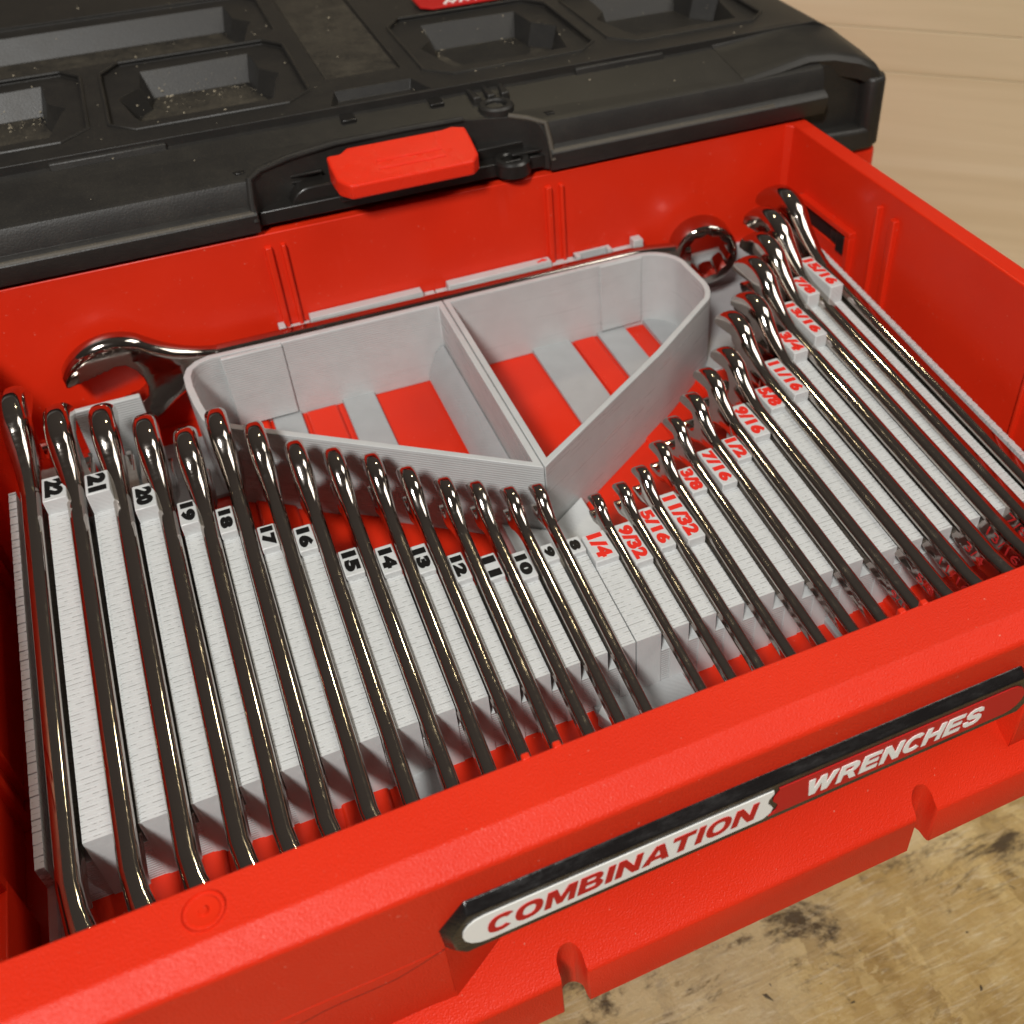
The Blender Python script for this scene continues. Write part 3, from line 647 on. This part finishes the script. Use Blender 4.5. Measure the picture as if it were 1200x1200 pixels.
MB().add([(153.2, 443.2, -43.78), (156.8, 444.9, -43.78), (159, 443.4, -43.78), (157.6, 442.6, -43.78), (155.4, 442.9, -43.78), (153.8, 442.2, -43.78),
          (153.2, 443.2, -43.5), (156.8, 444.9, -43.5), (159, 443.4, -43.5), (157.6, 442.6, -43.5), (155.4, 442.9, -43.5), (153.8, 442.2, -43.5)],
         [(6, 7, 8, 9, 10, 11), (5, 4, 3, 2, 1, 0)] + [(i, (i + 1) % 6, (i + 1) % 6 + 6, i + 6) for i in range(6)]).build('red_mark', M['ink_red'], rackI)

# ------------------------------------------------------------------ wrenches
def offset_rings(pts, rads, segs):
    n = len(pts); nrm = []
    for i in range(n):
        a, b, c = Vector(pts[i - 1]), Vector(pts[i]), Vector(pts[(i + 1) % n])
        d1, d2 = (b - a), (c - b)
        if d1.length < 1e-6: d1 = d2
        if d2.length < 1e-6: d2 = d1
        d1.normalize(); d2.normalize()
        n1, n2 = Vector((-d1.y, d1.x)), Vector((-d2.y, d2.x)); m_ = n1 + n2
        if m_.length < .2: m_ = n1
        m_.normalize(); nrm.append(m_ / max(.7, m_.dot(n1)))
    out = []
    for k in range(segs + 1):
        a = math.pi / 2 * k / segs
        out.append([(Vector(p) + nr * r * (1 - math.sin(math.pi / 2 - a)) if False else Vector(p) + nr * r * (1 - math.cos(a))) for p, nr, r in zip(pts, nrm, rads)])
    return out
def head_outline(s, phi, hs):
    """jaw outline in shaft coordinates (u along the shaft away from the handle, v up), counter-clockwise, with an edge radius class"""
    Rr = 1.05 * s; P = []
    c, sn = math.cos(phi), math.sin(phi)
    rotp = lambda p, q: (p * c - q * sn, p * sn + q * c)
    def arc(a0, a1, n, rad=Rr):
        for k in range(n + 1):
            a = math.radians(a0 + (a1 - a0) * k / n); P.append((rad * math.cos(a), rad * math.sin(a), 1.0))
    pd = math.degrees(phi)
    arc(pd + 41, 120, 14)
    def bez(p0, p1, p2, n):
        for k in range(1, n + 1):
            t_ = k / n; P.append(((1 - t_) ** 2 * p0[0] + 2 * t_ * (1 - t_) * p1[0] + t_ * t_ * p2[0], (1 - t_) ** 2 * p0[1] + 2 * t_ * (1 - t_) * p1[1] + t_ * t_ * p2[1], 1.0))
    e = (-1.75 * Rr, hs / 2)
    p0 = (P[-1][0], P[-1][1]); bez(p0, (-1.02 * Rr, hs / 2 + .12 * Rr), e, 11)
    P.append((-1.75 * Rr, -hs / 2, 1.0))
    p2 = (Rr * math.cos(R(236)), Rr * math.sin(R(236))); bez((-1.75 * Rr, -hs / 2), (-1.02 * Rr, -hs / 2 - .12 * Rr), p2, 11)
    arc(239, pd + 360 - 41, 12)
    # lower jaw tip, serrated flats, slot bottom, upper jaw tip (opening-aligned frame)
    seq = [(.80, -.60), (.83, -.51), (.79, -.47)]
    for k in range(5): seq += [(.62 - .13 * k, -.47), (.57 - .13 * k, -.445)]
    seq += [(-.1, -.47), (-.28, -.40), (-.38, -.21), (-.41, 0), (-.38, .21), (-.28, .40), (-.1, .47)]
    for k in range(5): seq += [(.05 + .13 * k, .445), (.10 + .13 * k, .47)]
    seq += [(.79, .47), (.83, .51), (.80, .60)]
    for p, q in seq: P.append((*rotp(p * s, q * s), .30))
    return P
def make_wrench(name, label, s, group, axis_pt, u, v, w, lenc, stamp=None, stamp_side=0, phi=R(-15), head_dv=0.0, box_w=0.0, sat=False, ring_bend=14, slot_end=None, stamp_txt_flip=False):
    """axis_pt: head centre; u: from box end to head; v: up in the wrench plane; w: thickness; lenc: centre distance"""
    u, v, w = Vector(u).normalized(), Vector(v).normalized(), Vector(w).normalized(); H = Vector(axis_pt)
    T = 2.0 + .40 * s; tk = 2.3 + .215 * s; hs = .48 * s + 1.6; Rr = 1.05 * s
    root = thing(name, label, 'wrench', H - u * (lenc * .5) - v * hs * .5, group)
    Pn = lambda a, b, c: H + u * a + v * b + w * c
    # open end
    ol = head_outline(s, phi, hs)
    pts = [(p[0], p[1]) for p in ol]
    def erad(p):
        if p[2] < .5: return min(.07 * T, .045 * s)
        th = (math.atan2(p[1], p[0]) - phi + math.pi) % (2 * math.pi) - math.pi
        return min(.42 * T, max(.03 * s, .42 * (Rr * math.sin(abs(th)) - .5 * s))) if abs(th) < 1.5 and p[0] > -.3 * Rr else .42 * T
    rad = [erad(p) * (1 if p[0] > -.9 * Rr else max(.62, 1 + .45 * (p[0] + .9 * Rr) / (.85 * Rr))) for p in ol]
    def half(a):
        t_ = min(1, max(0, (-a / Rr - .55) / 1.15)); t_ = t_ * t_ * (3 - 2 * t_)
        return (T * (1 - t_) + tk * t_) / 2
    rings = offset_rings(pts, rad, 5); n = len(pts); mb = MB(); loops = []
    for side in (1, -1):
        for k, rg in enumerate(rings):
            a = math.pi / 2 * k / 5
            loops.append([Pn(q.x, q.y, side * (half(pts[i][0]) - rad[i] * (1 - math.sin(a)))) for i, q in enumerate(rg)])
    vs = [q for lp in loops for q in lp]; fs = []
    for side in (0, 1):
        o_ = side * 6 * n
        for k in range(5):
            for i in range(n):
                j = (i + 1) % n; f = (o_ + k * n + i, o_ + k * n + j, o_ + (k + 1) * n + j, o_ + (k + 1) * n + i); fs.append(f if side == 0 else f[::-1])
    for i in range(n): j = (i + 1) % n; fs.append((6 * n + i, 6 * n + j, j, i))
    for side in (0, 1):
        base_ = (6 * side + 5) * n
        for tri in tessellate_polygon([[Vector((q.x, q.y, 0)) for q in rings[5]]]): fs.append(tuple(base_ + i for i in tri))
    mb.add(vs, fs); mb.build('open_end', M['chrome'], root, 0, 0, 42)
    # handle
    L = lenc; Ro = .70 * s + 1.0
    def sect(a, t_, h, gd, wo):
        hw, hh = t_ / 2, h / 2
        edge = [(0, 0), (.15, .004), (.29, .03), (.37, .075), (.44, .15), (.485, .24), (.5, .34)]
        gy = hh * .50
        q = [(x_ * t_, hh - y_ * t_) for x_, y_ in edge]
        q += [(hw, gy), (hw - gd, gy - gd * 1.3 - .01), (hw - gd, -gy + gd * 1.3 + .01), (hw, -gy)]
        q += [(x_ * t_, -hh + y_ * t_) for x_, y_ in reversed(edge)]
        full = q[:-1] + [(-x, y) for x, y in reversed(q[1:])]
        full = [(x, y) for x, y in full]
        return [Pn(a, y, x + wo) for x, y in full]
    g0, g1 = -L + Ro * 1.0 + 19 + .4 * s, -2.0 * Rr
    if g0 > g1 - 20: g0 = g1 - 20
    gd = .17 * tk
    st = [(-L + Ro * .55, tk * 1.5, hs * 1.12, 0, box_w), (-L + Ro * 1.05, tk * 1.25, hs * 1.05, 0, box_w * .75), (-L + Ro * 1.55, tk * 1.04, hs, 0, box_w * .3), (-L + Ro * 2.1, tk, hs, 0, 0), (g0, tk, hs, 0, 0), (g0 + 3, tk, hs, gd * .75, 0), (g0 + 6, tk, hs, gd, 0)]
    m_ = 8
    for k in range(1, m_): st.append((g0 + 6 + (g1 - 6 - g0 - 6) * k / m_, tk, hs, gd, 0))
    st += [(g1 - 6, tk, hs, gd, 0), (g1 - 3, tk, hs, gd * .75, 0), (g1, tk, hs, 0, 0), (-1.70 * Rr, tk, hs, 0, 0), (-1.45 * Rr, tk * .9, hs * .9, 0, 0)]
    st.sort(key=lambda z: z[0])
    MB().loft([sect(*z) for z in st]).build('handle', M['chrome'], root, 0, 0, 50)
    # box end: ring tilted a little out of the handle plane
    th = math.radians(ring_bend if box_w >= 0 else -ring_bend)
    ur = u * math.cos(th) - w * math.sin(th); wr = w * math.cos(th) + u * math.sin(th)
    C = Pn(-L, 0, box_w); Ri = .55 * s; hh = .27 * s + 1.2
    secs = []
    for k in range(48):
        a = 2 * math.pi * k / 48; ri = Ri * (1 - .09 * abs(math.sin(6 * a)))
        di = ur * math.cos(a) + v * math.sin(a); rr = .9 * (Ro - Ri) * .5
        prof = [(ri, -hh * .85), (ri + .3, -hh)] + [(Ro - rr + rr * math.sin(q), -hh + rr * .8 - rr * .8 * math.cos(q)) for q in (0, .5, 1.05, 1.57)] + [(Ro - rr + rr * math.sin(q), hh - rr * .8 - rr * .8 * math.cos(q)) for q in (1.57, 2.1, 2.65, 3.1416)] + [(ri + .3, hh), (ri, hh * .85)]
        secs.append([C + di * a_ + wr * b_ for a_, b_ in prof])
    MB().loft(secs, False, True).build('box_end', M['chrome'], root, 0, 0, 45)
    if stamp:
        ln = (2.2 + .10 * s) * len(stamp) * .85; h = hs * .42; a0 = g0 - 1.5
        sg = 1 if stamp_side > 0 else -1
        org = Pn(a0, -h / 2 * (1 if sg < 0 else 1), sg * (tk / 2 - .05))
        text_mesh('size_stamp', stamp, M['stamp_reflection' if stamp_side < 0 else 'ink_black'], root, org, -u, v, ln, h, .14, .0)
    return root, T, tk, hs

HEAD = {  # size: (head x, head centre y, slot x)
'22': (-84.4, 397.5, -83.6), '21': (-69.0, 381.9, -67.3), '20': (-53.2, 376.3, -51.9), '19': (-38.5, 365.3, -37.4), '18': (-25.2, 352.8, -24.8), '17': (-12.5, 360.3, -12.4),
'16': (0, 348.1, 0), '15': (12.5, 333.0, 12.5), '14': (25.2, 324.7, 25.2), '13': (38.1, 317.2, 37.3), '12': (48.9, 306.3, 48.7), '11': (60.4, 296.5, 59.5), '10': (71.0, 290.9, 70.5), '9': (82.1, 285.0, 81.5), '8': (92.6, 283.3, 91.3),
'1/4': (111.6, 271.5, 111.1), '9/32': (122.7, 272.3, 122.2), '5/16': (133.2, 276.5, 132.9), '11/32': (145.5, 285.2, 145.0), '3/8': (157.0, 294.8, 157.4), '7/16': (169.4, 302.3, 169.8), '1/2': (181.8, 312.2, 181.8),
'9/16': (195.2, 319.5, 196.0), '5/8': (208.6, 338.6, 209.5), '11/16': (222.0, 346.2, 222.1), '3/4': (236.0, 368.2, 236.0), '13/16': (248.6, 382.0, 248.7), '7/8': (261.0, 398.5, 260.8), '15/16': (276.4, 411.0, 274.6)}
WORD = dict(zip(metric, 'twenty-two twenty-one twenty nineteen eighteen seventeen sixteen fifteen fourteen thirteen twelve eleven ten nine eight'.split()))
WORD.update(zip(inch, 'one-quarter;nine-thirty-seconds;five-sixteenths;eleven-thirty-seconds;three-eighths;seven-sixteenths;one-half;nine-sixteenths;five-eighths;eleven-sixteenths;three-quarters;thirteen-sixteenths;seven-eighths;fifteen-sixteenths'.split(';')))
for k, (hx, hy, sx) in HEAD.items():
    inchk = '/' in k
    if inchk:
        a_, b_ = k.split('/'); s = 25.4 * float(a_) / float(b_) * .94
    else: s = float(k) * .94
    hs = .48 * s + 1.6; pz = 3.5 if s > 9 else 2.8
    zc_ = slope(hy) + pz - hs / 2
    Ro = .70 * s + 1.0
    yb_ = 152.5 + Ro
    tail = Vector((sx - (hx - sx) * .35, yb_, slope(yb_) + pz - hs / 2)); H = Vector((hx, hy, zc_))
    u = (H - tail); lenc = u.length; u.normalize(); w = Vector((1, 0, 0)); w = (w - u * w.dot(u)).normalized(); v = w.cross(u)
    nm = f'polished chrome combination wrench standing just {"right" if inchk else "left"} of the block marked {WORD[k]} in {"red" if inchk else "black"}'
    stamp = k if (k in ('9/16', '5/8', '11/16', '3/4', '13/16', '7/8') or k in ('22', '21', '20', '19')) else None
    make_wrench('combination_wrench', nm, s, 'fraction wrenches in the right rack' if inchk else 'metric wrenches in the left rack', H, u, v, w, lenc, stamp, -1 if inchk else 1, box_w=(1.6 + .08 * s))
# the big wrench lying on its edge along the back wall
s1 = 25.4 * .91
make_wrench('combination_wrench', 'largest chrome combination wrench lying on edge along the back wall of the drawer', s1, None, (-47.5, 436.8, -49.8), (-1, 0, .008), (.008, 0, 1), (0, 1, 0), 288.5, None, box_w=-6.0, ring_bend=13)
